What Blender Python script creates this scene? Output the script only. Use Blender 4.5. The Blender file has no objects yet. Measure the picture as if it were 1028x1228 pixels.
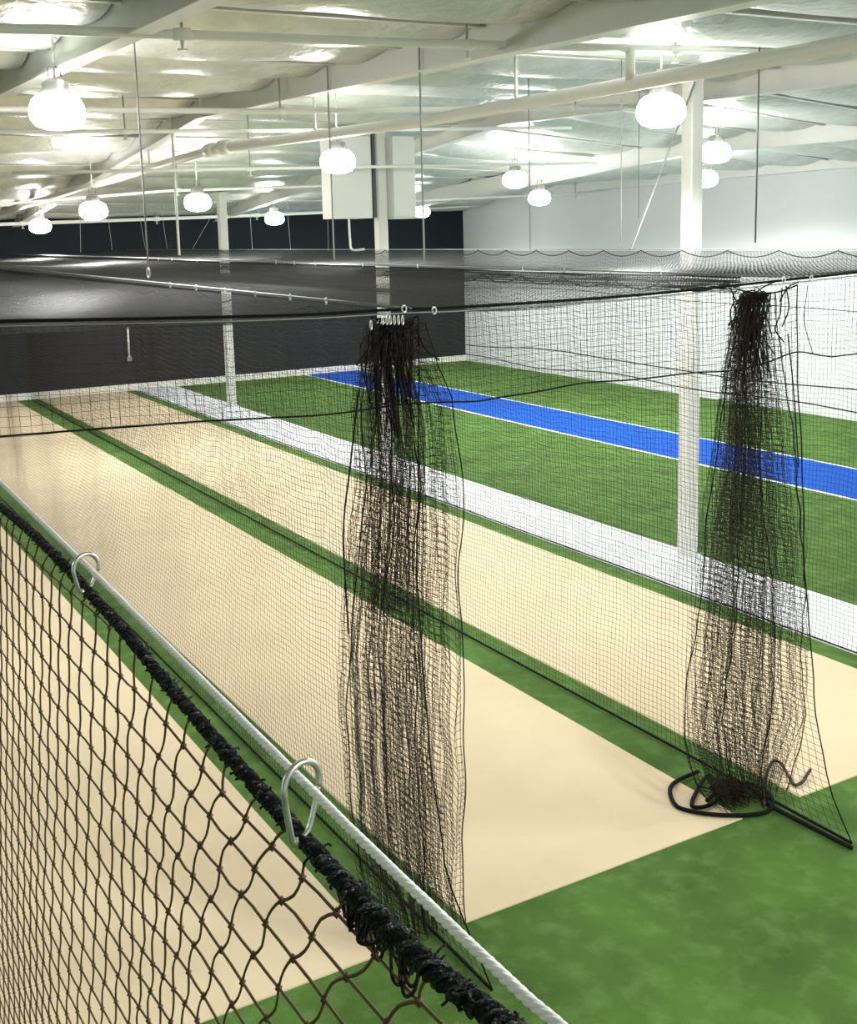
import bpy, math, random
import numpy as np
from mathutils import Matrix, Vector

random.seed(7)
RNG = np.random.default_rng(11)
SC = bpy.context.scene
COL = SC.collection

# ------------------------------------------------------------------ camera
H = 4.3                                   # eye height above the turf
FOC, PPX, PPY = 1373.19, 514.0, 500.0     # focal length / principal point in 1028x1228 pixels
YAW, PITCH, ROLL = 0.524585, 0.159180, -0.024438
_f = np.array([math.sin(YAW)*math.cos(PITCH), math.cos(YAW)*math.cos(PITCH), -math.sin(PITCH)])
_r0 = np.array([math.cos(YAW), -math.sin(YAW), 0.0])
_u0 = np.cross(_r0, _f)
_r = _r0*math.cos(ROLL) + _u0*math.sin(ROLL)
_u = -_r0*math.sin(ROLL) + _u0*math.cos(ROLL)
cam_data = bpy.data.cameras.new('camera')
cam = bpy.data.objects.new('camera', cam_data)
COL.objects.link(cam)
cam.matrix_world = Matrix(((_r[0], _u[0], -_f[0], 0), (_r[1], _u[1], -_f[1], 0), (_r[2], _u[2], -_f[2], H), (0, 0, 0, 1)))
cam_data.sensor_fit = 'HORIZONTAL'
cam_data.sensor_width = 36.0
cam_data.lens = FOC/1028*36.0
cam_data.shift_y = -(614-PPY)/1028
cam_data.clip_start = 0.03
cam_data.clip_end = 200
SC.camera = cam

# ------------------------------------------------------------------ world, exposure
world = bpy.data.worlds.new('hall_ambient'); SC.world = world
world.use_nodes = True
world.node_tree.nodes['Background'].inputs[0].default_value = (0.9, 0.95, 1.0, 1)
world.node_tree.nodes['Background'].inputs[1].default_value = 0.4
SC.view_settings.view_transform = 'Standard'
SC.view_settings.look = 'None'
SC.view_settings.gamma = 1.0
SC.view_settings.use_curve_mapping = False
SC.view_settings.exposure = 0.58
LAMP_WATT = 400.0

# ------------------------------------------------------------------ pixel -> place
def ray(px, py): return _f + (px-PPX)/FOC*_r - (py-PPY)/FOC*_u
def at_x(px, py, X): d = ray(px, py); p = d*(X/d[0]); return np.array([p[0], p[1], p[2]+H])
def at_y(px, py, Y): d = ray(px, py); p = d*(Y/d[1]); return np.array([p[0], p[1], p[2]+H])
def at_z(px, py, Z=0.0): d = ray(px, py); p = d*((Z-H)/d[2]); return np.array([p[0], p[1], p[2]+H])

# ------------------------------------------------------------------ materials
def material(name, color, rough=0.6, metal=0.0, var=0.0, vscale=5.0, bump=0.0, bscale=60.0, color2=None, emit=0.0, spec=0.5, detail=4.0):
    m = bpy.data.materials.new(name); m.use_nodes = True
    nt = m.node_tree; b = nt.nodes['Principled BSDF']
    b.inputs['Base Color'].default_value = (*color, 1)
    b.inputs['Roughness'].default_value = rough
    b.inputs['Metallic'].default_value = metal
    b.inputs['Specular IOR Level'].default_value = spec
    tc = nt.nodes.new('ShaderNodeTexCoord')
    if var > 0 or color2:
        n = nt.nodes.new('ShaderNodeTexNoise'); n.inputs['Scale'].default_value = vscale; n.inputs['Detail'].default_value = detail
        nt.links.new(tc.outputs['Object'], n.inputs['Vector'])
        cr = nt.nodes.new('ShaderNodeValToRGB')
        c2 = color2 or tuple(c*(1-var) for c in color)
        cr.color_ramp.elements[0].position = 0.32; cr.color_ramp.elements[1].position = 0.68
        cr.color_ramp.elements[0].color = (*c2, 1); cr.color_ramp.elements[1].color = (*color, 1)
        nt.links.new(n.outputs['Fac'], cr.inputs['Fac'])
        nt.links.new(cr.outputs['Color'], b.inputs['Base Color'])
    if bump > 0:
        n2 = nt.nodes.new('ShaderNodeTexNoise'); n2.inputs['Scale'].default_value = bscale; n2.inputs['Detail'].default_value = 3
        nt.links.new(tc.outputs['Object'], n2.inputs['Vector'])
        bp = nt.nodes.new('ShaderNodeBump'); bp.inputs['Strength'].default_value = bump; bp.inputs['Distance'].default_value = 0.02
        nt.links.new(n2.outputs['Fac'], bp.inputs['Height']); nt.links.new(bp.outputs['Normal'], b.inputs['Normal'])
    if emit > 0:
        b.inputs['Emission Color'].default_value = (1.0, 0.99, 0.95, 1)
        b.inputs['Emission Strength'].default_value = emit
    return m

M = {}
M['turf'] = material('green_turf', (0.095, 0.205, 0.035), 0.9, var=0.38, vscale=1.3, bump=0.9, bscale=140, spec=0.2, detail=9)
nt = M['turf'].node_tree                 # worn, brushed patches over the pile
cr_ = [n_ for n_ in nt.nodes if n_.type == 'VALTORGB'][0]
n3 = nt.nodes.new('ShaderNodeTexNoise'); n3.inputs['Scale'].default_value = 5.5; n3.inputs['Detail'].default_value = 12
mx = nt.nodes.new('ShaderNodeMix'); mx.data_type = 'RGBA'; mx.blend_type = 'MIX'
mr = nt.nodes.new('ShaderNodeMapRange'); mr.inputs[1].default_value = 0.48; mr.inputs[2].default_value = 0.75; mr.inputs[4].default_value = 0.42
tc_ = [n_ for n_ in nt.nodes if n_.type == 'TEX_COORD'][0]
nt.links.new(tc_.outputs['Object'], n3.inputs['Vector']); nt.links.new(n3.outputs['Fac'], mr.inputs[0]); nt.links.new(mr.outputs[0], mx.inputs[0])
nt.links.new(cr_.outputs['Color'], mx.inputs[6]); mx.inputs[7].default_value = (0.20, 0.36, 0.11, 1)
nt.links.new(mx.outputs[2], nt.nodes['Principled BSDF'].inputs['Base Color'])
M['mat'] = material('beige_mat', (0.66, 0.545, 0.37), 0.85, var=0.08, vscale=1.2, bump=0.25, bscale=260, spec=0.2, detail=8)
M['white_turf'] = material('white_turf', (0.80, 0.81, 0.84), 0.9, var=0.05, vscale=3, bump=0.5, bscale=150, spec=0.2)
M['blue_turf'] = material('blue_turf', (0.0015, 0.085, 0.47), 0.9, var=0.12, vscale=2.5, bump=0.5, bscale=150, spec=0.2)
M['line'] = material('white_line', (0.80, 0.85, 0.87), 0.9, spec=0.2)
M['dark_wall'] = material('charcoal_wall', (0.010, 0.014, 0.021), 0.8, var=0.2, vscale=0.7, spec=0.3)
M['white_wall'] = material('white_wall', (0.66, 0.68, 0.69), 0.8, var=0.02, vscale=1)
M['skirt'] = material('skirting_paint', (0.78, 0.78, 0.72), 0.6)
M['white_steel'] = material('white_painted_steel', (0.74, 0.745, 0.71), 0.45, var=0.05, vscale=3)
M['deck'] = material('roof_deck', (0.7, 0.7, 0.66), 0.7)
M['foil'] = material('foil_blanket', (0.70, 0.725, 0.67), 0.36, metal=0.40, var=0.18, vscale=3.5, bump=1.0, bscale=9)
M['pipe'] = material('pipe_paint', (0.80, 0.81, 0.77), 0.4)
M['duct'] = material('duct_paint', (0.80, 0.82, 0.79), 0.55)
M['dark_metal'] = material('dark_rod', (0.10, 0.10, 0.10), 0.5, metal=0.6)
M['rod'] = material('grey_rod', (0.36, 0.37, 0.37), 0.6, metal=0.2)
M['steel'] = material('zinc_steel', (0.72, 0.72, 0.70), 0.28, metal=0.9)
M['cable'] = material('white_cable', (0.90, 0.90, 0.91), 0.4, metal=0.0)
M['dull_cable'] = material('dull_cable', (0.22, 0.23, 0.23), 0.45, metal=0.4)
M['twine'] = material('brown_black_twine', (0.075, 0.038, 0.010), 0.6)
M['net'] = material('black_net_twine', (0.020, 0.015, 0.010), 0.7, spec=0.15)
M['roof_net'] = material('black_roof_net_twine', (0.010, 0.011, 0.012), 0.55)
M['rope'] = material('black_rope', (0.006, 0.006, 0.007), 0.75, bump=0.6, bscale=400, spec=0.15)
M['lash'] = material('glossy_lashing_cord', (0.010, 0.013, 0.013), 0.3, bump=0.8, bscale=500, spec=0.4)
M['glow'] = material('lamp_glow', (1, 1, 1), 0.4, emit=45.0)
M['lamp_body'] = material('lamp_housing', (0.28, 0.28, 0.27), 0.4, metal=0.5)
M['dark_rope'] = material('brown_rope_end', (0.03, 0.014, 0.012), 0.7)

# ------------------------------------------------------------------ mesh helpers
def mesh_arrays(name, V, F):
    V = np.asarray(V, dtype=np.float32); F = np.asarray(F, dtype=np.int32)
    me = bpy.data.meshes.new(name)
    k = F.shape[1]
    me.vertices.add(len(V)); me.vertices.foreach_set('co', V.ravel())
    me.loops.add(F.size); me.loops.foreach_set('vertex_index', F.ravel())
    me.polygons.add(len(F))
    me.polygons.foreach_set('loop_start', np.arange(0, F.size, k, dtype=np.int32))
    me.polygons.foreach_set('loop_total', np.full(len(F), k, dtype=np.int32))
    me.update(calc_edges=True); me.validate()
    return me

class MB:
    """collects shapes; build() links them as ONE mesh object"""
    def __init__(self): self.V = []; self.F = []; self.n = 0
    def add(self, V, F):
        V = np.asarray(V, float)
        self.V.append(V); self.F += [tuple(int(i)+self.n for i in f) for f in F]; self.n += len(V); return self
    def box(self, lo, hi):
        x0, y0, z0 = lo; x1, y1, z1 = hi
        V = [(x0,y0,z0),(x1,y0,z0),(x1,y1,z0),(x0,y1,z0),(x0,y0,z1),(x1,y0,z1),(x1,y1,z1),(x0,y1,z1)]
        return self.add(V, [(0,3,2,1),(4,5,6,7),(0,1,5,4),(1,2,6,5),(2,3,7,6),(3,0,4,7)])
    def beam(self, p, q, prof):
        """prism of a closed profile [(side, up)] from p to q, up = world z"""
        p = np.array(p, float); q = np.array(q, float); t = (q-p)/np.linalg.norm(q-p)
        s = np.cross(t, (0, 0, 1)); s /= np.linalg.norm(s); u = np.cross(s, t)
        k = len(prof)
        V = [p+s*a+u*b for a, b in prof] + [q+s*a+u*b for a, b in prof]
        F = [(i, (i+1) % k, k+(i+1) % k, k+i) for i in range(k)] + [tuple(range(k))[::-1], tuple(range(k, 2*k))]
        return self.add(V, F)
    def tube(self, P, r, sides=8, closed=False, caps=True):
        P = np.asarray(P, float); n = len(P)
        r = np.full(n, r) if np.isscalar(r) else np.asarray(r, float)
        if closed: T = np.roll(P, -1, 0)-np.roll(P, 1, 0)
        else: T = np.gradient(P, axis=0)
        T /= np.linalg.norm(T, axis=1)[:, None]+1e-12
        a = np.array((0, 0, 1.0)) if abs(T[0][2]) < 0.9 else np.array((1.0, 0, 0))
        N = np.cross(T[0], a); N /= np.linalg.norm(N)
        V = []
        for i in range(n):
            N = N-T[i]*(N@T[i]); N /= np.linalg.norm(N)+1e-12
            B = np.cross(T[i], N)
            for k in range(sides):
                an = 2*math.pi*k/sides
                V.append(P[i]+r[i]*(math.cos(an)*N+math.sin(an)*B))
        F = []
        for i in range(n if closed else n-1):
            j = (i+1) % n
            for k in range(sides):
                k2 = (k+1) % sides
                F.append((i*sides+k, i*sides+k2, j*sides+k2, j*sides+k))
        if caps and not closed:
            F += [tuple(range(sides))[::-1], tuple((n-1)*sides+k for k in range(sides))]
        return self.add(V, F)
    def lathe(self, prof, at, seg=20, axis='z'):
        V = []; k = len(prof); at = np.array(at, float)
        for s in range(seg):
            c, si = math.cos(2*math.pi*s/seg), math.sin(2*math.pi*s/seg)
            for r, z in prof: V.append(at+np.array((r*c, r*si, z)))
        F = []
        for s in range(seg):
            s2 = (s+1) % seg
            for i in range(k-1): F.append((s*k+i, s2*k+i, s2*k+i+1, s*k+i+1))
        return self.add(V, F)
    def sphere(self, c, r, seg=8):
        prof = [(r*math.sin(math.pi*i/6)+1e-5, -r*math.cos(math.pi*i/6)) for i in range(7)]
        return self.lathe(prof, c, seg)
    def build(self, name, mat, parent=None, smooth=True):
        me = bpy.data.meshes.new(name)
        me.from_pydata(np.concatenate(self.V).tolist(), [], self.F); me.update()
        if smooth:
            me.polygons.foreach_set('use_smooth', [True]*len(me.polygons))
        return link(name, me, mat, parent)

def link(name, me, mat, parent=None):
    if mat is not None and not me.materials: me.materials.append(mat)
    o = bpy.data.objects.new(name, me); COL.objects.link(o)
    if parent is not None:
        o.parent = parent
        o.matrix_parent_inverse = parent.matrix_basis.inverted()
    return o

def tag(o, label=None, cat=None, group=None, kind=None):
    if label: o['label'] = label
    if cat: o['category'] = cat
    if group: o['group'] = group
    if kind: o['kind'] = kind
    return o

def empty(name, loc, label, cat, group=None):
    o = bpy.data.objects.new(name, None); COL.objects.link(o)
    o.empty_display_size = 0.1; o.location = loc
    return tag(o, label, cat, group)

def strand_data(P, r, ref, sides=3):
    """P (M,N,3): M strands of N points -> vertex and quad arrays"""
    P = np.asarray(P, float); Mn, N, _ = P.shape
    T = np.gradient(P, axis=1); T /= np.linalg.norm(T, axis=2, keepdims=True)+1e-12
    A = np.cross(T, np.asarray(ref, float)); A /= np.linalg.norm(A, axis=2, keepdims=True)+1e-12
    B = np.cross(T, A)
    rings = [P+r*(math.cos(2*math.pi*k/sides)*A+math.sin(2*math.pi*k/sides)*B) for k in range(sides)]
    V = np.stack(rings, 2).reshape(-1, 3)
    base = (np.arange(Mn)[:, None]*N+np.arange(N-1)[None, :]).reshape(-1)*sides
    F = []
    for k in range(sides):
        k2 = (k+1) % sides
        F.append(np.stack([base+k, base+k2, base+sides+k2, base+sides+k], 1))
    return V, np.concatenate(F)

def strands(name, batches, mat, parent):
    V = []; F = []; n = 0
    for P, r, ref in batches:
        v, f = strand_data(P, r, ref); V.append(v); F.append(f+n); n += len(v)
    o = link(name, mesh_arrays(name, np.concatenate(V), np.concatenate(F)), mat, parent)
    o['kind'] = 'stuff'
    return o

def wob(a, b, amp, freq, seed):
    """smooth pseudo-random field over two coordinates"""
    g = np.random.default_rng(seed); out = 0
    for i in range(5):
        fa, fb = g.normal(0, freq, 2); out = out+np.sin(a*fa+b*fb+g.uniform(0, 6.28))*amp/2.2
    return out

def smooth_path(pts, n=8):
    """Catmull-Rom through the points"""
    P = np.array(pts, float); P = np.vstack([2*P[0]-P[1], P, 2*P[-1]-P[-2]]); out = []
    for i in range(1, len(P)-2):
        for t in np.linspace(0, 1, n, endpoint=False):
            p0, p1, p2, p3 = P[i-1:i+3]
            out.append(0.5*((2*p1)+(-p0+p2)*t+(2*p0-5*p1+4*p2-p3)*t*t+(-p0+3*p1-3*p2+p3)*t**3))
    out.append(P[-2]); return np.array(out)

# ------------------------------------------------------------------ places in the hall (metres)
X_RIGHT, Y_FAR, X_LEFT, Y_BACK = 20.52, 32.84, -9.0, -7.0
X01, X12, X23, XN = 3.16, 6.15, 9.19, 0.31     # divider wires
YF = 5.65                                       # front line of the lanes
def roof_z(x, y):
    b = 6.6-0.027*(17.5-y) if y < 17.5 else 6.6-0.0915*(y-17.5)
    b += 0.01*(min(x, 12)-12)
    t = min(max((x-12)/8.52, 0), 1)
    return b+(min(5.75, b)-b)*t

# ================================================================== SETTING
floor = MB().box((X_LEFT, Y_BACK, -0.1), (X_RIGHT, Y_FAR, 0)).build('floor', M['turf'], smooth=False)
tag(floor, 'green artificial turf covering the hall floor', 'floor', kind='structure')
w = MB().box((X_LEFT-0.15, Y_FAR, -0.1), (X_RIGHT+0.15, Y_FAR+0.15, 6.6)).build('wall_far', M['dark_wall'], smooth=False)
tag(w, 'charcoal painted end wall behind the lanes', 'wall', kind='structure')
w = MB().box((X_RIGHT, Y_BACK-0.15, -0.1), (X_RIGHT+0.15, Y_FAR, 6.9)).build('wall_right', M['white_wall'], smooth=False)
tag(w, 'plain white side wall beside the green turf', 'wall', kind='structure')
w = MB().box((X_LEFT-0.15, Y_BACK-0.15, -0.1), (X_LEFT, Y_FAR, 6.9)).build('wall_left', M['white_wall'], smooth=False)
tag(w, 'white side wall out of view past the lanes', 'wall', kind='structure')
w = MB().box((X_LEFT, Y_BACK-0.15, -0.1), (X_RIGHT, Y_BACK, 6.9)).build('wall_back', M['white_wall'], smooth=False)
tag(w, 'white wall out of view behind the lanes', 'wall', kind='structure')
b = MB().box((X_LEFT, Y_FAR-0.03, 0), (X_RIGHT-0.001, Y_FAR-0.001, 0.19)).build('baseboard_far', M['skirt'], smooth=False)
tag(b, 'white skirting board along the foot of the charcoal wall', 'skirting', kind='structure')

# ceiling: deck, girders, purlins, foil blankets
GX = [X_LEFT, -1.0, 2.75, 6.2, 11.9, 16.5, X_RIGHT]
PY = [Y_BACK, -3.0, 1.0]+[3.0+1.62*i for i in range(18)]+[Y_FAR-0.6, Y_FAR]
V = []; F = []
for j, y in enumerate(PY):
    for x in GX: V.append((x, y, roof_z(x, y)))
for j, y in enumerate(PY):
    for x in GX: V.append((x, y, roof_z(x, y)+0.08))
n = len(GX); off = n*len(PY)
for j in range(len(PY)-1):
    for i in range(n-1):
        a = j*n+i
        F.append((a, a+n, a+n+1, a+1)); F.append((off+a, off+a+1, off+a+n+1, off+a+n))
ceiling = MB().add(V, F).build('ceiling', M['deck'], smooth=False)
tag(ceiling, 'white foil-insulated sloping roof over the hall', 'ceiling', kind='structure')
IP = [(-0.09, 0), (0.09, 0), (0.09, 0.015), (0.012, 0.02), (0.012, 0.40), (-0.012, 0.40), (-0.012, 0.02), (-0.09, 0.015)]
for x in GX[1:-1]:
    mb = MB()
    for y0, y1 in ((Y_BACK+0.01, 17.5), (17.5, Y_FAR-0.01)):
        mb.beam((x, y0, roof_z(x, y0)-0.41), (x, y1, roof_z(x, y1)-0.41), IP)
    mb.build('roof_girder', M['white_steel'], ceiling, smooth=False)
CP = [(-0.03, -0.12), (0.03, -0.12), (0.03, -0.105), (-0.012, -0.105), (-0.012, -0.005), (-0.03, -0.005)]
for y in PY[2:-1]:
    for i in range(n-1):
        xa, xb = GX[i]+0.015, GX[i+1]-0.015
        MB().beam((xa, y, roof_z(xa, y)), (xb, y, roof_z(xb, y)), CP).build('purlin', M['white_steel'], ceiling, smooth=False)
for j in range(2, len(PY)-1):
    for i in range(n-1):
        xa, xb, ya, yb = GX[i]+0.03, GX[i+1]-0.03, PY[j]+0.035, PY[j+1]-0.035
        sag = 0.15+random.uniform(0, 0.09); nu, nv = 12, 8
        V = []; F = []
        for a in range(nu+1):
            for c in range(nv+1):
                u, v = a/nu, c/nv
                x, y = xa+(xb-xa)*u, ya+(yb-ya)*v
                end = 0.75+0.25*math.sin(math.pi*u)
                V.append((x, y, roof_z(x, y)-0.03-sag*end*math.sin(math.pi*v)**0.8+0.018*math.sin(9*u+j*2.1+5*v)*math.sin(math.pi*v)))
        for a in range(nu):
            for c in range(nv):
                k = a*(nv+1)+c; F.append((k, k+1, k+nv+2, k+nv+1))
        MB().add(V, F).build('foil_blanket', M['foil'], ceiling)
# edge beam along the top of the right wall
t_ = MB()
t_.beam((X_RIGHT-0.08, Y_BACK+0.01, 5.48), (X_RIGHT-0.08, 18, 5.46), [(-0.07, 0), (0.07, 0), (0.07, 0.26), (-0.07, 0.26)])
t_.beam((X_RIGHT-0.08, 18, 5.46), (X_RIGHT-0.08, Y_FAR-0.01, 5.28), [(-0.07, 0), (0.07, 0), (0.07, 0.26), (-0.07, 0.26)])
tag(t_.build('trim_1', M['white_steel'], smooth=False), 'white edge beam where the side wall meets the roof', 'edge beam', kind='structure')

# columns
for y, lab in ((11.05, 'white square steel column nearest the camera, right of the middle of the photo'), (19.45, 'white square column below the boxy duct, behind the gathered net'), (28.0, 'white square column farthest away, in front of the charcoal wall')):
    root = empty('steel_column', (10.32, y, 0), lab, 'column', 'steel columns along the white turf band')
    h = roof_z(10.32, y)-0.2; s = 0.1
    pr = [(-s, -s+0.015), (-s+0.015, -s), (s-0.015, -s), (s, -s+0.015), (s, s-0.015), (s-0.015, s), (-s+0.015, s), (-s, s-0.015)]
    V = [(10.32+a, y+c, 0.012) for a, c in pr]+[(10.32+a, y+c, h) for a, c in pr]
    MB().add(V, [(i, (i+1) % 8, 8+(i+1) % 8, 8+i) for i in range(8)]+[tuple(range(8, 16)), tuple(range(8))[::-1]]).build('shaft', M['white_steel'], root, smooth=False)
    MB().box((10.32-0.15, y-0.15, 0.002), (10.32+0.15, y+0.15, 0.014)).build('base_plate', M['white_steel'], root, smooth=False)
    MB().box((10.32-0.14, y-0.14, h), (10.32+0.14, y+0.14, h+0.02)).build('cap_plate', M['white_steel'], root, smooth=False)

# ================================================================== FLOOR COVERINGS
def slab(name, mat, x0, x1, y0, y1, z0, z1, parent=None):
    e = 0.004
    mb = MB()
    V = [(x0,y0,z0),(x1,y0,z0),(x1,y1,z0),(x0,y1,z0),(x0+e,y0+e,z1),(x1-e,y0+e,z1),(x1-e,y1-e,z1),(x0+e,y1-e,z1)]
    mb.add(V, [(0,3,2,1),(4,5,6,7),(0,1,5,4),(1,2,6,5),(2,3,7,6),(3,0,4,7)])
    return mb.build(name, mat, parent, smooth=False)
for x0, x1, lab in ((0.47, 2.863, 'beige pitch mat seen through the brown diamond net in the foreground'),
                    (3.456, 5.85, 'beige pitch mat in the middle lane between the two gathered nets'),
                    (6.444, 8.88, 'beige pitch mat in the lane beside the white turf band')):
    tag(slab('pitch_mat', M['mat'], x0, x1, YF, Y_FAR-0.04, 0.0, 0.008), lab, 'mat', 'beige pitch mats')
tag(slab('white_turf_band', M['white_turf'], 9.187, 10.42, -2.0, Y_FAR-0.04, 0.0, 0.006), 'long white turf band along the row of columns', 'turf strip')
root = empty('blue_turf_strip', (15.5, 12, 0), 'bright blue turf run-up strip with thin white edge lines', 'turf strip')
slab('strip', M['blue_turf'], 14.59, 16.41, -2.0, Y_FAR-0.04, 0.0, 0.006, root)
slab('edge_line', M['line'], 14.53, 14.589, -2.0, Y_FAR-0.04, 0.0, 0.006, root)
slab('edge_line', M['line'], 16.411, 16.47, -2.0, Y_FAR-0.04, 0.0, 0.006, root)

# ================================================================== LAMPS
def make_lamp(p, label, group='high-bay lamps hanging from the roof'):
    x, y, z = p; top = roof_z(x, y)-0.12
    root = empty('high_bay_lamp', (x, y, z), label, 'lamp', group)
    MB().lathe([(0.001, 0.25), (0.07, 0.25), (0.12, 0.22), (0.125, 0.14), (0.14, 0.12), (0.10, 0.09), (0.001, 0.09)], (x, y, z), 18).build('ballast_housing', M['lamp_body'], root)
    MB().lathe([(0.10, 0.125), (0.17, 0.11), (0.22, 0.07), (0.25, 0.01), (0.262, -0.05), (0.25, -0.12), (0.205, -0.175), (0.12, -0.21), (0.001, -0.22)], (x, y, z), 24).build('glowing_reflector', M['glow'], root)
    MB().tube([(x, y, z+0.25), (x, y, max(top, z+0.4))], 0.012, 6).build('hanger_rod', M['white_steel'], root)
    MB().tube([(x-0.06, y, z+0.28), (x-0.06, y, z+0.37), (x+0.06, y, z+0.37), (x+0.06, y, z+0.28)], 0.008, 6).build('mounting_bracket', M['lamp_body'], root)
    ld = bpy.data.lights.new('lamp_light', 'SPOT'); ld.spot_size = math.radians(168); ld.spot_blend = 0.35; ld.energy = LAMP_WATT; ld.color = (1.0, 1.0, 0.98); ld.shadow_soft_size = 0.18
    lo = bpy.data.objects.new('lamp_light', ld); COL.objects.link(lo); lo.location = (x, y, z-0.42)
    lo.parent = root; lo.matrix_parent_inverse = root.matrix_basis.inverted()
for px, py, y, lab in ((68, 128, 11.5, 'biggest glowing high-bay lamp, at the upper left of the photo'),
                       (793, 128, 9.5, 'large glowing high-bay lamp just left of the nearest column'),
                       (405, 190, 15.5, 'glowing high-bay lamp just in front of the white boxy duct'),
                       (858, 180, 14.5, 'glowing high-bay lamp right of the nearest column, the upper of two'),
                       (618, 213, 20.0, 'glowing high-bay lamp above the white wall, the left one of a close pair'),
                       (846, 212, 18.0, 'glowing high-bay lamp right of the nearest column, the lower of two'),
                       (237, 240, 22.0, 'glowing high-bay lamp above and left of the farthest column'),
                       (112, 250, 22.0, 'glowing high-bay lamp at the left, half hiding the top edge of the charcoal wall'),
                       (647, 235, 22.0, 'small glowing high-bay lamp above the white wall, right one of a close pair'),
                       (48, 269, 29.0, 'leftmost small glowing high-bay lamp against the charcoal wall'),
                       (329, 260, 29.0, 'small glowing high-bay lamp between the farthest column and the boxy duct'),
                       (505, 252, 29.0, 'smallest glowing high-bay lamp, right of the boxy duct near the wall corner')):
    make_lamp(at_y(px, py, y), lab)
for p in ((-5, 5, 5.6), (2.5, -2.0, 5.5), (4.8, 2.0, 5.5), (10.0, 2.0, 5.5), (16.5, 4.5, 5.3)):
    make_lamp(p, 'glowing high-bay lamp out of view beyond the frame', 'high-bay lamps outside the picture')

# ================================================================== PIPES UNDER THE ROOF
def coupling(root, p, d, r, L=0.12):
    p = np.array(p, float); d = np.array(d, float)/np.linalg.norm(d)
    MB().tube([p-d*L/2, p-d*L/2*0.8, p+d*L/2*0.8, p+d*L/2], [r, r*1.35, r*1.35, r], 10).build('coupling', M['pipe'], root)
main = [(7.8, 2.5, 5.72), (7.78, 6.5, 5.72), (7.73, 9.13, 5.72), tuple(at_y(510, 145, 13.0)), tuple(at_y(270, 177, 17.4)), tuple(at_y(253, 180.5, 17.8)), tuple(at_y(120, 219.5, 23.0)), tuple(at_y(0, 255, 31.5))]
root = empty('sprinkler_main', (7.7, 9.1, 5.72), 'thick white sprinkler main pipe running away under the roof', 'pipe')
MB().tube(main, 0.075, 12).build('pipe_run', M['pipe'], root)
coupling(root, main[4], np.array(main[4])-np.array(main[3]), 0.085, 0.3); coupling(root, main[5], np.array(main[6])-np.array(main[5]), 0.085, 0.25)
for k, (a, bb) in enumerate(((2, 3), (3, 4), (5, 6))):
    q = (np.array(main[a])+np.array(main[bb]))/2
    MB().tube([q+(0, 0, 0.07), (q[0], q[1], roof_z(q[0], q[1])-0.1)], 0.02, 6).build('hanger', M['white_steel'], root)
def branch(pix, y, r, label, tee=None, drops=()):
    P = [at_y(px, py, y) for px, py in pix]
    d0 = P[0]-P[1]; d1 = P[-1]-P[-2]
    P = [P[0]+d0/np.linalg.norm(d0)*2.5]+P+[P[-1]+d1/np.linalg.norm(d1)*1.5]
    root = empty('sprinkler_branch_pipe', P[1], label, 'pipe', 'white sprinkler branch pipes under the roof')
    MB().tube(P, r, 10).build('pipe_run', M['pipe'], root)
    for px, py in drops:
        q = at_y(px, py, y); coupling(root, q, d1, r, 0.16)
        MB().tube([q+(0, 0, r), (q[0], q[1], roof_z(q[0], q[1])-0.1)], 0.012, 6).build('hanger', M['rod'], root)
        MB().tube([q-(0, 0, r), q-(0, 0, r+0.07), q-(0, 0, r+0.075), q-(0, 0, r+0.085)], [0.016, 0.012, 0.04, 0.04], 8).build('sprinkler_head', M['pipe'], root)
    return root
r1 = branch([(0, 34), (260, 43), (510, 52), (760, 58), (960, 62)], 9.13, 0.038, 'nearest white sprinkler branch pipe crossing the top of the photo', drops=((218, 41), (560, 54), (810, 60)))
q = at_y(756, 58, 9.13)
MB().tube([q, (q[0], 9.13, 5.75)], 0.05, 10).build('tee_drop', M['pipe'], r1)
branch([(0, 131), (330, 133.5), (690, 129), (990, 124)], 14.0, 0.036, 'white sprinkler branch pipe behind the two biggest lamps', drops=((336, 133), (690, 129)))
branch([(0, 158), (320, 157), (600, 154)], 16.6, 0.03, 'thin white branch pipe just in front of the kink in the main pipe', drops=((150, 158),))
branch([(210, 204), (510, 199), (640, 197)], 18.2, 0.028, 'thin white branch pipe crossing the boxy duct', drops=((300, 203),))
branch([(0, 245), (200, 229), (390, 223)], 24.0, 0.03, 'thin white branch pipe behind the lower end of the main pipe', drops=((213, 228),))
branch([(0, 269), (260, 260), (407, 254), (483, 250.5), (556, 247)], 31.6, 0.05, 'bright white pipe along the top of the charcoal wall', drops=((27, 268), (188, 262.5), (308, 258)))
branch([(560, 238), (690, 232), (770, 228)], 26.0, 0.03, 'short white branch pipe above the far end of the white wall', drops=((690, 232),))

# boxy duct around the second column
root = empty('air_duct', (10.3, 19.4, 4.6), 'white boxy air duct hanging at the top of the middle column', 'duct')
def duct_box(name, x0, x1, y0, y1, z0, z1):
    o = MB().box((x0, y0, z0), (x1, y1, z1)).build(name, M['duct'], root, smooth=False)
    bv = o.modifiers.new('edge', 'BEVEL'); bv.width = 0.012; bv.segments = 2
    return o
duct_box('large_casing', 9.25, 10.05, 19.25, 19.75, 4.60, 6.1)
duct_box('small_casing', 10.48, 10.95, 19.2, 19.65, 4.62, 6.1)
MB().box((10.06, 19.22, 4.61), (10.12, 19.28, 6.15)).build('corner_post', M['dark_metal'], root, smooth=False)
MB().box((10.46, 19.17, 4.58), (10.97, 19.68, 4.625)).build('bottom_flange', M['white_steel'], root, smooth=False)
MB().tube(smooth_path([(9.62, 19.4, 4.62), (9.63, 19.4, 4.2), (9.66, 19.38, 4.03), (9.88, 19.3, 4.03)], 5), 0.022, 8).build('drain_pipe', M['pipe'], root)

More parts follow.
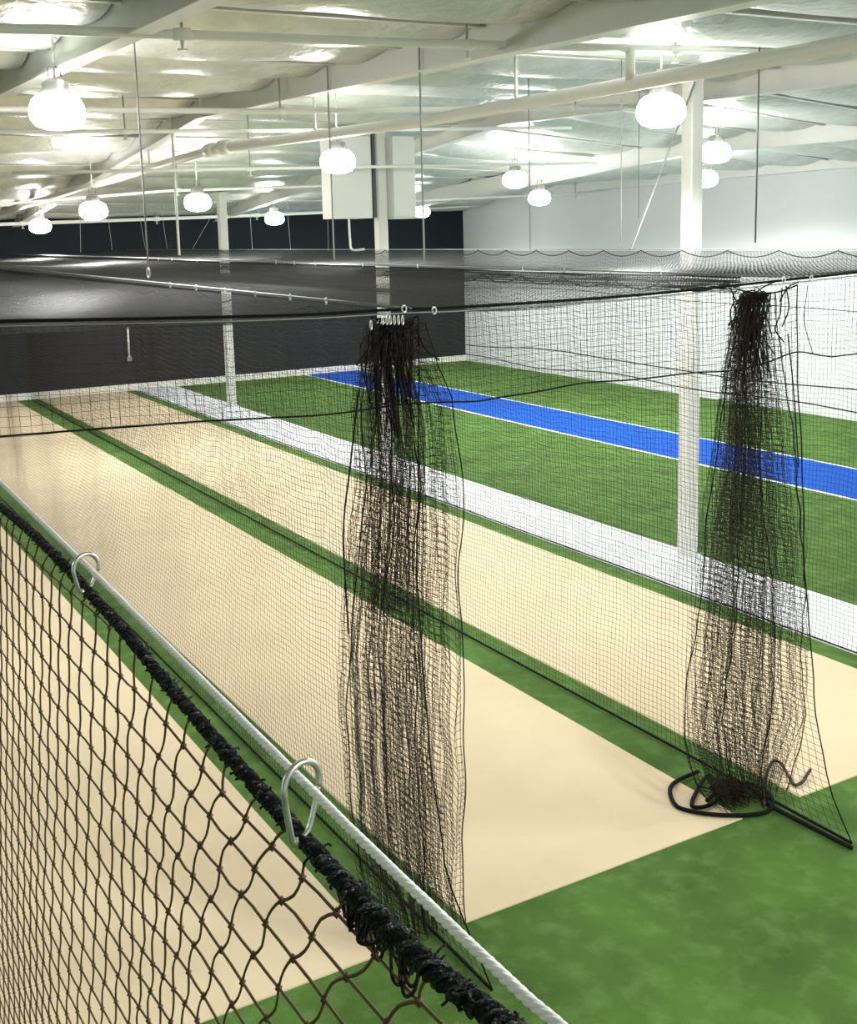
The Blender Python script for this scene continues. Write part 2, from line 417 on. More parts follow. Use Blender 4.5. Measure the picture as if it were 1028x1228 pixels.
# ================================================================== WIRES, RODS
def cable(name, pts, r, mat, label, cat='cable', group=None, sides=6):
    o = MB().tube(pts, r, sides).build(name, mat)
    return tag(o, label, cat, group)
Z01 = lambda y: 3.885+0.006*(y-5.65) if y < 18 else 3.96
Z12 = lambda y: 3.945+0.0022*(y-5.65)
Z23 = lambda y: 4.045
def wirepts(X, Z, y0=YF-0.02, y1=Y_FAR-0.02, step=1.0, sag=0.02, hang=()):
    ys = np.arange(y0, y1, step).tolist()+[y1]
    return [(X, y, Z(y)) for y in ys]
cable('support_wire', wirepts(X01, Z01), 0.007, M['dull_cable'], 'steel support wire running away from the left gathered net', 'cable', 'lane support wires')
cable('support_wire', wirepts(X12, Z12), 0.008, M['dull_cable'], 'steel support wire running away from the right gathered net', 'cable', 'lane support wires')
cable('support_wire', wirepts(X23, Z23, y0=4.0), 0.005, M['dull_cable'], 'thin support wire of the scalloped net beside the white turf band', 'cable', 'lane support wires')

def rod(px, py_top, py_bot, X, r, mat, label, top_roof=True, ring=False):
    b_ = at_x(px[1], py_bot, X)
    top = np.array([b_[0], b_[1], roof_z(b_[0], b_[1])-0.1])
    mb = MB().tube([top, b_], r, 6)
    if ring: mb.tube([b_+np.array([0.0, 0.045*math.sin(a), 0.045*math.cos(a)-0.04]) for a in np.linspace(0, 2*math.pi, 13)[:-1]], 0.008, 5, closed=True)
    return tag(mb.build('hanger_rod', mat), label, 'rod', 'rods hanging from the roof')
rod((170, 178), 135, 322, X01, 0.008, M['rod'], 'thin dark rod with an eye, hooked on the left support wire', ring=True)
rod((213, 215), 225, 306, X12, 0.022, M['pipe'], 'white tube dropping onto the support wire left of the farthest column')
rod((505, 509), 150, 315, X12, 0.010, M['rod'], 'thin rod dropping right of the boxy duct onto the support wire')
rod((401, 401), 230, 312, X12, 0.010, M['rod'], 'short thin rod seen left of the boxy duct')
rod((637, 636), 152, 299, X23, 0.009, M['rod'], 'thin rod dropping in front of the white wall between the lamp pair and the net')
rod((747, 745), 165, 290, X23, 0.007, M['rod'], 'thin rod left of the nearest column, beside the slanting brace')
rod((909, 906), 110, 291, X23, 0.009, M['dark_metal'], 'thin dark rod right of the nearest column')
rod((770, 766), 160, 262, X23+2, 0.006, M['rod'], 'faint thin rod between the slanting brace and the nearest column')
b_ = at_x(757, 300.5, X23)
a_ = at_y(814, 150, b_[1]); d_ = (a_-b_)/(a_[2]-b_[2])
a_ = b_+d_*(roof_z(a_[0], a_[1])-0.35-b_[2])
cable('slanting_brace', [a_, b_], 0.011, M['rod'], 'slanting thin brace rod left of the nearest column', 'rod')
for k, (px, y0, y1, sx, lab) in enumerate(((96, 262, 303, 0.1, 'faint hanging cable at the left of the charcoal wall'), (130, 262, 300, 0.5, 'faint bent cable against the charcoal wall beside the leftmost rod'),
        (168, 262, 298, 0.7, 'faint leaning cable against the charcoal wall left of the white tube'), (195, 262, 298, 0.6, 'faint leaning cable against the charcoal wall beside the white tube'),
        (262, 260, 298, 0.2, 'faint cable against the charcoal wall left of the farthest column'), (300, 258, 299, 0.3, 'faint cable against the charcoal wall right of the farthest column'),
        (345, 256, 299, 0.4, 'faint cable against the charcoal wall below the small lamp'), (393, 254, 303, 0.1, 'faint upright cable against the charcoal wall left of the boxy duct'))):
    p, q = at_y(px, y0, 30.5), at_y(px+sx*9, y1, 30.5)
    top = np.array([p[0], 30.5, roof_z(p[0], 30.5)-0.06])
    cable('hanging_cable', [top, p, q], 0.006, M['rod'], lab, 'cable', 'cables hanging before the charcoal wall', 5)
p, q = at_y(252, 262, 30.6), at_y(231, 298, 30.6)
cable('hanging_cable', [np.array([p[0]+0.1, 30.6, roof_z(p[0], 30.6)-0.06]), p, q], 0.006, M['rod'], 'faint slanting cable against the charcoal wall left of the farthest column', 'cable', 'cables hanging before the charcoal wall', 5)
root = empty('wall_conduit', at_y(153, 430, Y_FAR-0.05), 'short pale conduit on the charcoal wall behind the front net', 'conduit')
p, q = at_y(153, 392, Y_FAR-0.05), at_y(155, 428, Y_FAR-0.05)
MB().tube([p, q], 0.03, 8).build('conduit_pipe', M['pipe'], root)
MB().box(q-np.array((0.07, 0.03, 0.12)), q+np.array((0.07, 0.03, 0.0))).build('junction_box', M['lamp_body'], root, smooth=False)

# ================================================================== NETS
MESH = 0.048
TW = 0.0016
def scallop(y, sp, depth, y0):
    t = ((y-y0)/sp) % 1.0
    return depth*4*t*(1-t)

def divider_net(X, Z, y1, front, label, sc, seed, r=TW):
    """vertical net in the plane X, hung from the wire Z(y); front = y of the front edge as a function of height"""
    root = empty('divider_net', (X, YF, 0), label, 'net', 'black divider nets hung along the lanes')
    sp, dep, drop = sc
    def S(y0, v):                       # v = 0 floor .. 1 top
        ztop = Z(YF)-drop-scallop(y0, sp, dep, YF)*1.0
        z = 0.03+(ztop-0.03)*v
        y = y0+(front(z)-YF)*np.exp(-np.clip(y0-YF, 0, 99)/0.7)
        y = y+wob(y0*6, z*6, 0.010, 1.0, seed)+wob(y0, z, 0.03, 1.0, seed+5)
        z = z+wob(y0*6, z*6, 0.008, 1.0, seed+1)*np.clip((1-v)*8, 0, 1)
        x = X+wob(y0, z*0.8, 0.035, 1.1, seed+2)*np.sin(np.pi*np.clip(v, 0, 1))
        return np.stack([x, y, z], -1)
    yy = np.arange(YF, y1, MESH); zz = np.linspace(0, 1, 22)
    A = S(yy[:, None]+0*zz[None], zz[None]+0*yy[:, None])
    nz = int(3.9/MESH); vv = np.linspace(0, 1, nz); ys = np.arange(YF, y1+0.1, 0.16)
    B = S(ys[None]+0*vv[:, None], vv[:, None]+0*ys[None])
    strands('net_mesh', [(A, r, (0.9, 0.1, 0.05)), (B, r, (0.9, 0.05, 0.1))], M['net'], root)
    # top rope with scallops, front rope, bottom rope
    yt = np.arange(YF, y1, sp/8)
    MB().tube(S(yt, np.ones_like(yt)), 0.0065, 5).build('top_rope', M['rope'], root)
    vf = np.linspace(0, 1, 30)
    MB().tube(S(np.full(30, YF), vf), 0.005, 5).build('edge_rope', M['rope'], root)
    yb = np.arange(YF, y1, 0.25)
    Pb = S(yb, np.zeros_like(yb)); Pb[:, 2] = 0.022
    MB().tube(Pb, 0.011 if X < 9 else 0.008, 6).build('bottom_rope', M['rope'], root)
    return root, S

def edge_fn(pts, X):
    P = [at_x(px, py, X) for px, py in pts]
    zs = np.array([p[2] for p in P])[::-1]; ys = np.array([p[1] for p in P])[::-1]
    return lambda z: np.interp(z, zs, ys)
def f01(z): return np.interp(z, [0, 0.5, 1.2, 2.2, 3.9], [4.95, 5.45, 5.62, 5.66, 5.65])
def f12(z): return np.interp(z, [0, 0.35, 0.9, 1.8, 2.7, 3.9], [4.97, 5.22, 5.40, 5.50, 5.55, 5.62])
def f23(z): return np.full_like(np.asarray(z, float), YF-1.2)
divider_net(X01+0.06, Z01, Y_FAR-0.3, f01, 'black lane divider net behind the left gathered net', (0.72, 0.045, 0.05), 21)
divider_net(X12+0.06, Z12, Y_FAR-0.3, f12, 'black lane divider net behind the right gathered net', (0.66, 0.075, 0.06), 31)
r23, S23 = divider_net(X23, Z23, Y_FAR-0.3, f23, 'black lane divider net along the white turf band with scalloped top', (0.72, 0.07, 0.012), 41)
for zz_, lab in ((2.66, 'cross_rope'), (2.46, 'cross_rope'), (3.45, 'cross_rope')):
    yr = np.arange(6.8, 31, 0.3)
    P = np.stack([np.full_like(yr, X23-0.01)+0*yr, yr, zz_+wob(yr, yr*0, 0.035, 1.4, int(zz_*100))+0.0*yr], -1)
    MB().tube(P, 0.007 if zz_ < 3 else 0.004, 5).build(lab, M['rope'], r23)

def roof_net(xa, xb, za, zb, label, seed, sag):
    root = empty('roof_net', ((xa+xb)/2, YF, za(YF)), label, 'net', 'black roof nets over the lanes')
    def S(x, y):
        t = (x-xa)/(xb-xa)
        z = za(YF)*(1-t)+zb(YF)*t+(za(20)-za(YF))*(1-t)*(y-YF)/14.5*0.8
        ends = np.sin(np.pi*np.clip((y-YF)/(Y_FAR-0.4-YF), 0, 1))**0.25
        z = z-0.015-sag*np.sin(np.pi*t)*(0.35+0.65*ends)+wob(x*0.9, y*0.5, 0.035, 1.0, seed)*np.sin(np.pi*t)
        return np.stack([x+0*y, y+wob(x, y, 0.012, 2.0, seed+3), z], -1)
    xs = np.arange(xa, xb+0.01, MESH); ys = np.arange(YF, Y_FAR-0.4, MESH)
    yl = np.arange(YF, Y_FAR-0.39, 0.35); xl = np.linspace(xa, xb, 12)
    A = S(xs[:, None]+0*yl[None], yl[None]+0*xs[:, None])
    B = S(xl[None]+0*ys[:, None], ys[:, None]+0*xl[None])
    strands('net_mesh', [(A, 0.0010, (0.05, 0.1, 0.9)), (B, 0.0010, (0.1, 0.05, 0.9))], M['roof_net'], root)
    return root
ZN = lambda y: 3.90
roof_net(XN+0.02, X01-0.02, ZN, Z01, 'black roof net over the lane nearest the camera', 51, 0.08)
roof_net(X01+0.02, X12-0.02, Z01, Z12, 'black roof net over the lane between the two gathered nets', 61, 0.09)
roof_net(X12+0.02, X23-0.02, Z12, Z23, 'black roof net over the lane beside the scalloped net', 71, 0.09)

# bunched net edge hanging in a dense band under the second support wire
root = empty('bunched_net_edge', (X12, YF, Z12(YF)), 'dark bunched net edge lashed along the right support wire', 'net')
yl = np.arange(YF+0.4, 32, 0.2); L = []
for k in range(15):
    L.append(np.stack([X12-0.03+wob(yl, yl*0+k, 0.012, 2.0, 80+k), yl, Z12(YF)-0.014-0.0075*k+wob(yl, yl*0+3*k, 0.006, 2.5, 90+k)], -1))
yc = np.arange(YF+0.4, 32, 0.03); zc = np.linspace(0, 1, 4)
C = np.stack([X12-0.03+0*(yc[:, None]+zc[None]), yc[:, None]+0.02*zc[None], Z12(YF)-0.014-0.09*zc[None]+0*yc[:, None]], -1)
strands('bunched_twine', [(np.array(L), 0.0038, (0.9, 0.05, 0.1)), (C, 0.003, (0.9, 0.1, 0.05))], M['rope'], root)

# front cross cable and the shallow front net below it
fp = [at_y(px, py, YF) for px, py in ((0, 385.4), (180, 382), (277, 380), (380, 376.7), (484.5, 370.5), (540, 369.0), (740, 355.9), (900, 340.3), (1028, 326.7))]
fp = [np.array([XN, YF, 3.965])]+fp+[np.array([X23, YF, 4.02])]
FPX = np.array([p[0] for p in fp]); FPZ = np.array([p[2] for p in fp])
root = empty('front_cable', (3.1, YF, 3.89), 'thick black cross cable along the front of the lanes', 'cable')
MB().tube(smooth_path(fp, 5), 0.009, 8).build('cable', M['rope'], root)
MB().tube([p+np.array((0, -0.012, -0.022)) for p in fp], 0.004, 5).build('lacing_cord', M['dull_cable'], root)
for px, py in ((483, 369), (519, 371), (938, 334), (971, 333)):
    q = at_y(px, py, YF)
    MB().tube([q+np.array((0.014*math.cos(a), -0.016, 0.02*math.sin(a)-0.006)) for a in np.linspace(0, 6.283, 11)[:-1]], 0.005, 6, closed=True).build('cable_clamp', M['steel'], root)

vp = [at_y(px, py, YF) for px, py in ((0, 523), (84, 516.5), (160, 511), (240, 505), (320, 501), (400, 496), (480, 485), (530, 482), (570, 481), (600, 476), (640, 470), (700, 459), (760, 455), (830, 447), (880, 444), (920, 434), (955, 422), (990, 427), (1028, 424))]
vp = [np.array([XN, YF, 3.42])]+vp+[np.array([X23, YF, 3.38])]
vs = smooth_path(vp, 6); VX = vs[:, 0]; VZ = vs[:, 2]
root = empty('front_net', (3.1, YF, 3.4), 'shallow black front net hanging under the cross cable', 'net')
def SV(x, v):
    zt = np.interp(x, FPX, FPZ)-0.03; zb_ = np.interp(x, VX, VZ)
    z = zt+(zb_-zt)*v
    return np.stack([x+wob(x*7, z*7, 0.007, 1.0, 101)+0.12*(v-0.5)*MESH, YF-0.01+wob(x*3, z*3, 0.012, 1.0, 102)+0*x, z+wob(x*7, z*7, 0.005, 1.0, 103)*v], -1)
xs = np.arange(XN+0.03, X23, MESH); vv = np.linspace(0, 1, 12)
A = SV(xs[:, None]+0*vv[None], vv[None]+0*xs[:, None])
rows = np.linspace(0, 1, 12); xl = np.arange(XN+0.03, X23, 0.05)
B = SV(xl[None]+0*rows[:, None], rows[:, None]+0*xl[None])
strands('net_mesh', [(A, 0.0013, (0.05, 0.9, 0.1)), (B, 0.0011, (0.1, 0.9, 0.05))], M['net'], root)
MB().tube(vs-np.array((0, 0.01, 0)), 0.0055, 6).build('bottom_rope', M['rope'], root)
p, q = at_y(969, 342, YF), at_y(975, 424, YF)
MB().tube(smooth_path([p, at_y(965, 385, YF), q], 5), 0.003, 5).build('seam_cord', M['rope'], root)

# gathered nets (the drawn-back front curtains)
def gathered_net(edges, label, seed, folds, loops, foot=0.0):
    """edges: [(z, x_left, x_right)] outline of the gather in the plane of the front cable"""
    E_ = np.array(edges, float)[::-1]
    xc = float(np.mean(E_[:, 1:]))
    root = empty('gathered_net', (xc, YF, 0), label, 'net', 'gathered black curtain nets')
    ztop = E_[-1, 0]
    def surface(lo, hi, sd, nf, yo, a0):
        def S(u, v):                     # u 0..1 across the folds, v 0 top .. 1 floor
            z = ztop+(0.025-ztop)*v
            xl_ = np.interp(z, E_[:, 0], E_[:, 1]); xr_ = np.interp(z, E_[:, 0], E_[:, 2])
            low = np.clip((v-0.82)/0.18, 0, 1)
            amp = a0*(0.35+0.65*np.clip(v*2.2, 0, 1))*(1-0.5*low)
            ph = wob(u*2, v*3, 0.9, 1.2, sd)
            s_ = u+0.035*np.sin(2*math.pi*nf*u+1.0+ph)+0.02*np.sin(2*math.pi*(nf*2.3)*u+ph*2)
            s_ = lo+(hi-lo)*np.clip(s_, -0.02, 1.02)
            x = xl_+(xr_-xl_)*s_
            y = YF+yo+foot*low+amp*np.sin(2*math.pi*nf*u+ph+0.8*np.sin(3*v))+0.25*amp*np.sin(2*math.pi*nf*2.7*u+v*4)
            x = x+wob(u*40, z*9, 0.009, 1.0, sd+1)
            z2 = z+wob(u*35, z*8, 0.016, 1.0, sd+2)*np.clip(v*10, 0, 1)*np.clip((1-v)*10, 0, 1)
            y = y+wob(u*30, z*7, 0.008, 1.0, sd+3)
            return np.stack([x, y, np.maximum(z2, 0.012)], -1)
        return S
    bat = []
    for lo, hi, sd, nf, yo, a0 in ((0.0, 1.0, seed, folds, 0.02, 0.12), (0.10, 0.75, seed+7, folds*0.6, 0.05, 0.13), (0.22, 0.62, seed+13, folds*0.5, 0.08, 0.08)):
        S = surface(lo, hi, sd, nf, yo, a0)
        if sd == seed: S0 = S
        nu = int(nf*11); us = np.linspace(0, 1, nu); vv = np.linspace(0, 1 if sd != seed+13 else 0.45, 60)
        bat.append((S(us[:, None]+0*vv[None], vv[None]+0*us[:, None]), 0.0013, (0.3, 0.9, 0.1)))
        nv = int(ztop/MESH*1.05); vs_ = np.linspace(0, 1, nv); vs_ = vs_[vs_ < 0.45] if sd == seed+13 else vs_; ul = np.linspace(0, 1, int(nu*1.7))
        bat.append((S(ul[None]+0*vs_[:, None], vs_[:, None]+0*ul[None]), 0.0018, (0.1, 0.2, 0.9)))
    strands('net_mesh', bat, M['net'], root)
    S = S0
    for k, u in enumerate((0.02, 0.36, 0.62, 0.98)):
        v = np.linspace(0, 0.99, 60); P = S(np.full(60, u), v); P[:, 1] -= 0.03
        P[:, 0] += wob(v*9, v*0+k, 0.02, 1.3, seed+20+k)
        MB().tube(P, 0.004, 5).build('hem_rope', M['rope'], root)
    # gathered head: loops of rope and steel rings up to the cable
    g = np.random.default_rng(seed+50)
    xl0, xr0 = E_[-1, 1], E_[-1, 2]
    hd = []
    for k in range(44):
        xx = xl0+(xr0-xl0)*(0.1+0.8*(k+0.5)/44)
        top = np.array([xl0+(xr0-xl0)*(0.15+0.7*g.random()), YF-0.02+0.04*g.random(), np.interp(xx, FPX, FPZ)-0.06-0.03*g.random()])
        m1 = np.array([xx+g.normal(0, 0.02), YF+g.uniform(-0.05, 0.2), ztop+0.0+g.uniform(-0.15, 0.0)])
        m2 = np.array([xx+g.normal(0, 0.04), YF+g.uniform(-0.05, 0.15), ztop-0.30-g.uniform(0, 0.35)])
        hd.append(smooth_path([top, m1, m2], 6))
    mb = MB()
    for P in hd: mb.tube(P, 0.0045, 5)
    mb.build('gathered_head_cords', M['rope'], root)
    for lp in loops:
        MB().tube(smooth_path([at_y(px, py, YF-0.03) for px, py in lp], 6), 0.005, 6).build('loose_cord', M['rope'], root)
    return root, S
gathered_net([(3.80, 2.90, 3.24), (3.55, 2.84, 3.30), (3.35, 2.80, 3.40), (2.95, 2.80, 3.44), (1.85, 2.67, 3.43), (1.3, 2.68, 3.42), (0.85, 2.70, 3.42), (0.4, 2.78, 3.40), (0, 2.85, 3.42)],
             'black net gathered in a tall hanging bundle, left of the two', 201, 9,
             [[(445, 383), (448, 400), (440, 420), (427, 438)], [(500, 395), (510, 418), (527, 432)], [(430, 470), (420, 560), (412, 640), (418, 760)]])
right_gather, _S = gathered_net([(3.84, 5.78, 6.02), (3.6, 5.68, 6.05), (3.3, 5.62, 6.12), (2.65, 5.55, 6.25), (1.85, 5.42, 6.40), (1.2, 5.36, 6.42), (0.7, 5.34, 6.45), (0.3, 5.52, 6.42), (0, 5.78, 6.38)],
             'black net gathered in a tall hanging bundle, right of the two', 231, 9,
             [[(938, 345), (936, 375), (930, 395), (940, 410)], [(943, 343), (946, 370), (938, 392)], [(876, 345), (884, 362), (895, 370)], [(890, 375), (878, 385), (874, 390), (888, 384)], [(958, 338), (945, 345), (935, 362)],
              [(945, 400), (952, 470), (958, 560)], [(905, 352), (918, 343), (930, 338)]], foot=0.12)
ORD = ('first', 'second', 'third', 'fourth', 'fifth', 'sixth', 'seventh')
# steel rings over the heads of the gathered nets
for k, px in enumerate((445, 459, 464, 468, 473, 478, 483)):
    c = at_y(px, 384 if k else 390, YF-0.04)
    o = MB().tube([c+np.array((0.008*math.cos(a), 0.004*math.cos(a), 0.026*math.sin(a))) for a in np.linspace(0, 6.283, 13)[:-1]], 0.004, 6, closed=True).build('snap_ring', M['steel'])
    tag(o, 'small steel snap ring at the head of the left gathered net, %s from the left' % ORD[k], 'ring', 'snap rings on the left gathered net')

# small steel clips on the support wires
ORD = ('first', 'second', 'third', 'fourth', 'fifth', 'sixth', 'seventh', 'eighth', 'ninth', 'tenth', 'eleventh', 'twelfth')
for X, Z, cl, lab in ((X12, Z12, ((190, 309), (206, 308), (236, 309), (331, 313), (353, 314), (378, 314), (435, 315), (501, 317), (627, 321), (677, 323), (732, 326), (793, 328)), 'right'), (X01, Z01, ((204, 339), (235, 342), (270, 347), (306, 352), (348, 358), (391, 363)), 'left')):
    for kk, (px, py) in enumerate(cl):
        y = at_x(px, py, X)[1]; zc_ = Z(y)
        o = MB().tube([np.array((X+0.008*math.cos(a), y+0.008*math.cos(a), zc_-0.010+0.022*math.sin(a))) for a in np.linspace(0, 6.283, 11)[:-1]], 0.005, 6, closed=True).build('snap_ring', M['steel'])
        tag(o, 'tiny steel snap ring on the %s support wire, %s from the left' % (lab, ORD[kk]), 'ring', 'snap rings on the %s support wire' % lab)

# ropes lying on the turf under the right gathered net
def floor_rope(name, pix, r, mat, label, z=None, n=7):
    P = smooth_path([at_z(px, py, (z[i] if z else r+0.012)) for i, (px, py) in enumerate(pix)], n)
    return tag(MB().tube(P, r, 7).build(name, mat), label, 'rope')
floor_rope('rope_coil', [(838, 925), (815, 935), (804, 945), (808, 962), (822, 971), (860, 977), (900, 977), (922, 972), (927, 960), (918, 948), (900, 941), (880, 939), (868, 950), (850, 966), (830, 966), (838, 945), (850, 930), (862, 945), (848, 960)], 0.016, M['rope'], 'thick black rope looped on the mat below the right gathered net')
floor_rope('rope_end', [(917, 965), (916, 945), (921, 925), (927, 913), (936, 915), (946, 930), (953, 941), (962, 938), (968, 929), (972, 923)], 0.013, M['dark_rope'], 'dark brown rope end curling up by the right gathered net', z=[0.03, 0.03, 0.05, 0.06, 0.05, 0.04, 0.03, 0.03, 0.04, 0.05])
floor_rope('ground_rope', [(905, 948), (925, 966), (950, 980), (985, 998), (1022, 1017)], 0.017, M['rope'], 'thick black rope running over the turf from the right gathered net')

g = np.random.default_rng(77); c0 = at_z(878, 945, 0.07); mb = MB()
for k in range(40):
    pts = [c0+np.array((g.normal(0, 0.07), g.normal(0, 0.07), abs(g.normal(0, 0.045))-0.045)) for _ in range(5)]
    mb.tube(smooth_path(pts, 5), 0.005, 5)
mb.build('net_clump', M['rope'], right_gather)

# ================================================================== FOREGROUND NET
def helix(pts_fn, s0, s1, r, pitch, phase, step, jitter=0.0, seed=0):
    s = np.arange(s0, s1, step); c = pts_fn(s)
    a = 2*math.pi*s/pitch+phase
    if jitter: a = a+wob(s*40, s*0, jitter, 1.0, seed)
    off = np.stack([np.cos(a), 0*a, np.sin(a)], -1)*np.asarray(r)[..., None] if not np.isscalar(r) else np.stack([np.cos(a), 0*a, np.sin(a)], -1)*r
    return c+off
NW = [at_x(px, py, XN) for px, py in ((668.5, 1227), (635, 1200), (540, 1110), (429, 1003), (380, 954), (260, 834), (101, 676), (0, 578))]
NWY = np.array([p[1] for p in NW]); NWZ = np.array([p[2] for p in NW])
def near_c(s): return np.stack([np.full_like(s, XN), s, np.interp(s, NWY, NWZ)], -1)
root = empty('near_wire_rope', (XN, 0.7, 3.9), 'twisted white wire rope crossing the foreground diagonally', 'cable')
mb = MB().tube(near_c(np.arange(0.15, 3.0, 0.02)), 0.0016, 6)
for k in range(4): mb.tube(helix(near_c, 0.15, 3.0, 0.0019, 0.030, k*math.pi/2, 0.003), 0.0018, 6)
mb.build('twisted_strands', M['cable'], root)
MB().tube([(XN, 3.0, float(NWZ[-1])), (XN, 10, 3.91), (XN, Y_FAR-0.02, 3.93)], 0.0037, 6).build('far_run', M['cable'], root)

RP = [at_x(px, py, XN) for px, py in ((640, 1262), (600, 1226), (520, 1165), (460, 1108), (400, 1046), (345, 985), (300, 935), (250, 878), (190, 808), (150, 758), (108, 712), (85, 686), (40, 640), (0, 607))]
RPY = np.array([p[1] for p in RP]); RPZ = np.array([p[2] for p in RP])
def rope_c(s): return np.stack([np.full_like(s, XN), s, np.interp(s, RPY, RPZ)], -1)
near = empty('foreground_net', (XN, 0.8, 0), 'brown-black diamond net with a thick black head rope filling the lower left', 'net')
def rope_r(s): return np.interp(s, [0.3, 0.55, 0.66, 0.75, 1.0, 3.0], [0.0074, 0.0072, 0.0066, 0.0058, 0.0054, 0.0055])
s = np.arange(0.3, 3.0, 0.008)
mb = MB().tube(rope_c(s), rope_r(s)*0.75, 7)
for k in range(3):
    s = np.arange(0.3, 3.0, 0.0045)
    mb.tube(helix(rope_c, 0.3, 3.0, rope_r(s)*0.62, 0.05, k*2.1, 0.0045, 0.8, 300+k), 0.0038, 5)
mb.build('head_rope', M['rope'], near)
mb = MB()
for k in range(3):
    s = np.arange(0.3, 3.0, 0.004)
    mb.tube(helix(rope_c, 0.3, 3.0, rope_r(s)*1.02, 0.021+0.004*k, k*2.0, 0.004, 1.2, 310+k), 0.0017, 4)
g = np.random.default_rng(5)
for k in range(900):                          # frayed loops of the lashing
    y = g.uniform(0.32, 2.4); c = rope_c(np.array([y]))[0]; rr = float(rope_r(y))
    a = g.uniform(0, 6.28); d = np.array((math.cos(a), 0, math.sin(a))); t = g.normal(0, 0.003, 3)
    mb.tube(smooth_path([c+d*rr*0.7, c+d*(rr+0.0003+0.0010*g.random())+t*0.5, c+d*rr*0.8+t], 3), 0.0011, 4)
mb.build('lashing_cord', M['lash'], near)
# bunched twine where the net is tied up
mb = MB()
for k in range(26):
    y = g.uniform(0.58, 0.67); y2 = y+g.choice((-1, 1))*g.uniform(0.010, 0.035)
    c, c2 = rope_c(np.array([y]))[0], rope_c(np.array([y2]))[0]
    dp = g.uniform(0.012, 0.034); dx = g.normal(0, 0.006)
    m1 = c*0.7+c2*0.3+np.array((dx, g.normal(0, 0.003), -dp)); m2 = c*0.3+c2*0.7+np.array((dx*0.5, g.normal(0, 0.003), -dp*g.uniform(0.7, 1.1)))
    mb.tube(smooth_path([c, m1, m2, c2], 5), 0.0013, 5)
mb.build('bunched_twine', M['net'], near)

# the knotted mesh: one strand family runs level, the other slants
CA, CB = np.array((-0.0565, 0.0015)), np.array((0.0225, -0.0515))
orig = at_x(300.5, 979.1, XN)[1:]
def lat(i, j):
    p = orig[None]+np.asarray(i, float)[:, None]*CA+np.asarray(j, float)[:, None]*CB
    y, z = p[:, 0], p[:, 1]
    d = 3.86-z-0.036
    wgt = np.clip((1.35-y)/0.4, 0, 1)
    y = y+0.42*wgt*0.35*(1-np.exp(-d/0.35))
    z = z+0.18*wgt*0.35*(1-np.exp(-d/0.35))
    y = y+wob(y*20, z*20, 0.0030, 1.0, 401); z = z+wob(y*20, z*20, 0.0030, 1.0, 402)
    x = XN+wob(y*4, z*4, 0.004, 1.0, 403)
    return np.stack([x, y, z], -1)
mesh_mb_V = []; mesh_mb_F = []; nV = 0
Y0, Y1, ZB = 0.40, 3.0, 0.05
segs = []
knots = []
JN = int((3.9-ZB)/0.0425)
for j in range(-1, JN):
    for i in range(-60, 40):
        base = lat([i], [j])[0]
        zt = float(np.interp(base[1], RPY, RPZ))-0.012
        if not (Y0 < base[1] < Y1 and base[2] < zt): continue
        knots.append(base)
        for di, dj in ((1, 0), (0, 1)):
            q = lat([i+di], [j+dj])[0]
            if q[2] > float(np.interp(q[1], RPY, RPZ))-0.012 or not (Y0 < q[1] < Y1): continue
            mid = (base+q)/2+np.array((0, g.normal(0, 0.0012), g.normal(0, 0.0012)))
            bend = np.array((0, 0.0042, 0.0016))*(1 if (i+j) % 2 else -1) if dj else np.zeros(3)
            segs.append(np.array([base, base+(mid-base)*0.5+bend*0.7, mid+bend, q+(mid-q)*0.5+bend*0.7, q]))
        # tie to the head rope
        up = lat([i], [j-1])[0]
        if up[2] > zt:
            yk = base[1]-0.02+g.normal(0, 0.006); top = np.array((XN, yk, float(np.interp(yk, RPY, RPZ))-0.004))
            segs.append(np.array([base, base+(top-base)*0.3+np.array((0, 0.003, 0)), base+(top-base)*0.6+np.array((0, 0.003, 0.0)), base+(top-base)*0.85, top]))
segs = np.array(segs)
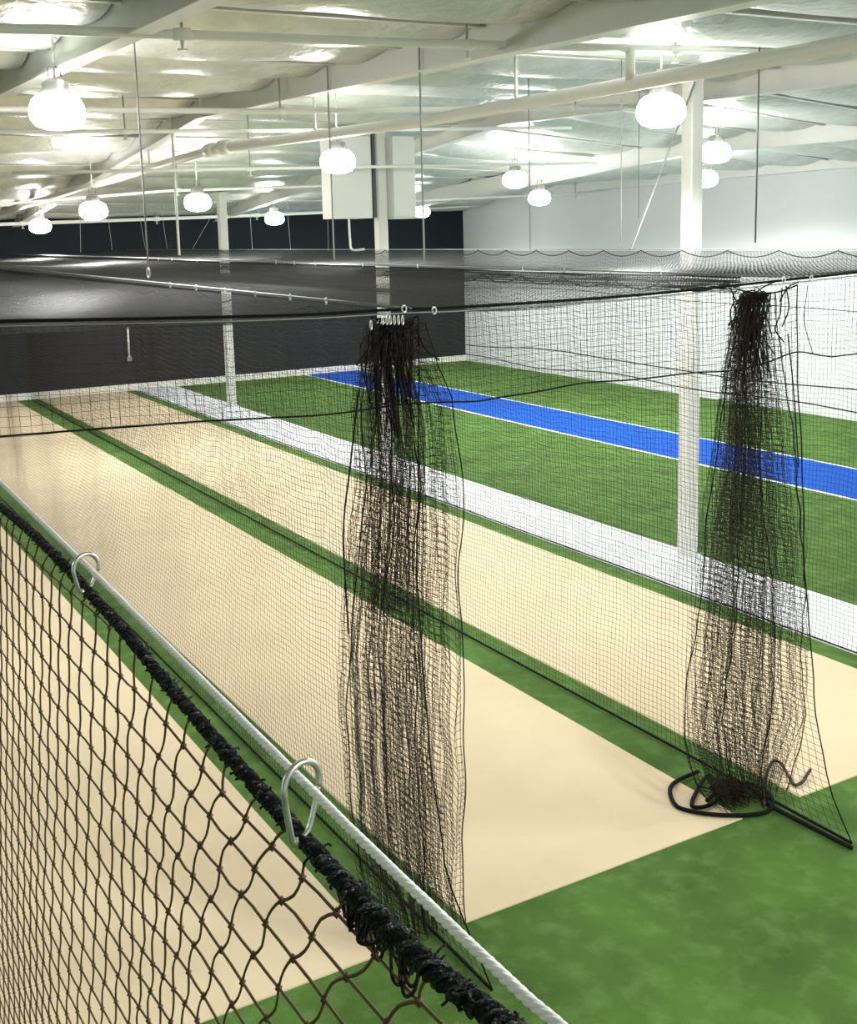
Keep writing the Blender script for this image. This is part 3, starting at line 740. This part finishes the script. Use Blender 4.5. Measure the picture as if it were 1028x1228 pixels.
v, f = strand_data(segs, 0.0014, (0.95, 0.11, 0.07), 4)
o = link('knotted_mesh', mesh_arrays('knotted_mesh', v, f), M['twine'], near); o['kind'] = 'stuff'
kn = np.array(knots)
oct_ = np.array([(1,0,0),(-1,0,0),(0,1,0),(0,-1,0),(0,0,1.4),(0,0,-1.4)])*0.0036
of = np.array([(0,2,4),(2,1,4),(1,3,4),(3,0,4),(2,0,5),(1,2,5),(3,1,5),(0,3,5)])
v = (kn[:, None]+oct_[None]).reshape(-1, 3); f = (np.arange(len(kn))[:, None, None]*6+of[None]).reshape(-1, 3)
o = link('mesh_knots', mesh_arrays('mesh_knots', v, f), M['twine'], near); o['kind'] = 'stuff'

# snap hooks holding the head rope to the wire
def snap_hook(px, py, label):
    c = at_x(px, py, XN); y = c[1]; zw = float(np.interp(y, NWY, NWZ)); zr = float(np.interp(y-0.0, RPY, RPZ))
    root = empty('snap_hook', (XN, y, zr), label, 'snap hook', 'steel snap hooks on the white wire rope')
    drop = zw-zr
    R_ = 0.0155; top = 0.010
    arc = [(-R_*math.cos(a), top-R_+0.004+R_*math.sin(a)) for a in np.linspace(0, math.pi, 14)]
    left = [(-0.006, -drop+0.000), (-0.0105, -drop+0.003), (-0.0140, -drop*0.5), (-0.0160, -0.004)]
    body = left+arc[1:]+[(0.0150, -0.010)]
    tilt = 0.25
    def pl(q): return np.array((XN+q[0], y+tilt*q[0], zw+q[1]))
    bt = smooth_path([pl(q) for q in body], 3)
    hb = MB().tube(bt, 0.0026, 8).build('hook_body', M['steel'], root)
    gt = [pl((0.0150, -0.008)), pl((0.0105, -drop*0.5)), pl((0.004, -drop*0.85)), pl((-0.006, -drop+0.000))]
    MB().tube(smooth_path(gt, 4), 0.0022, 8).build('spring_gate', M['steel'], root)
    MB().sphere(pl((-0.007, -drop+0.001)), 0.004).build('nose', M['steel'], hb)
snap_hook(362, 936, 'near steel snap hook linking the white wire rope to the black head rope')
snap_hook(103, 678, 'farther steel snap hook on the white wire rope, near the left edge')
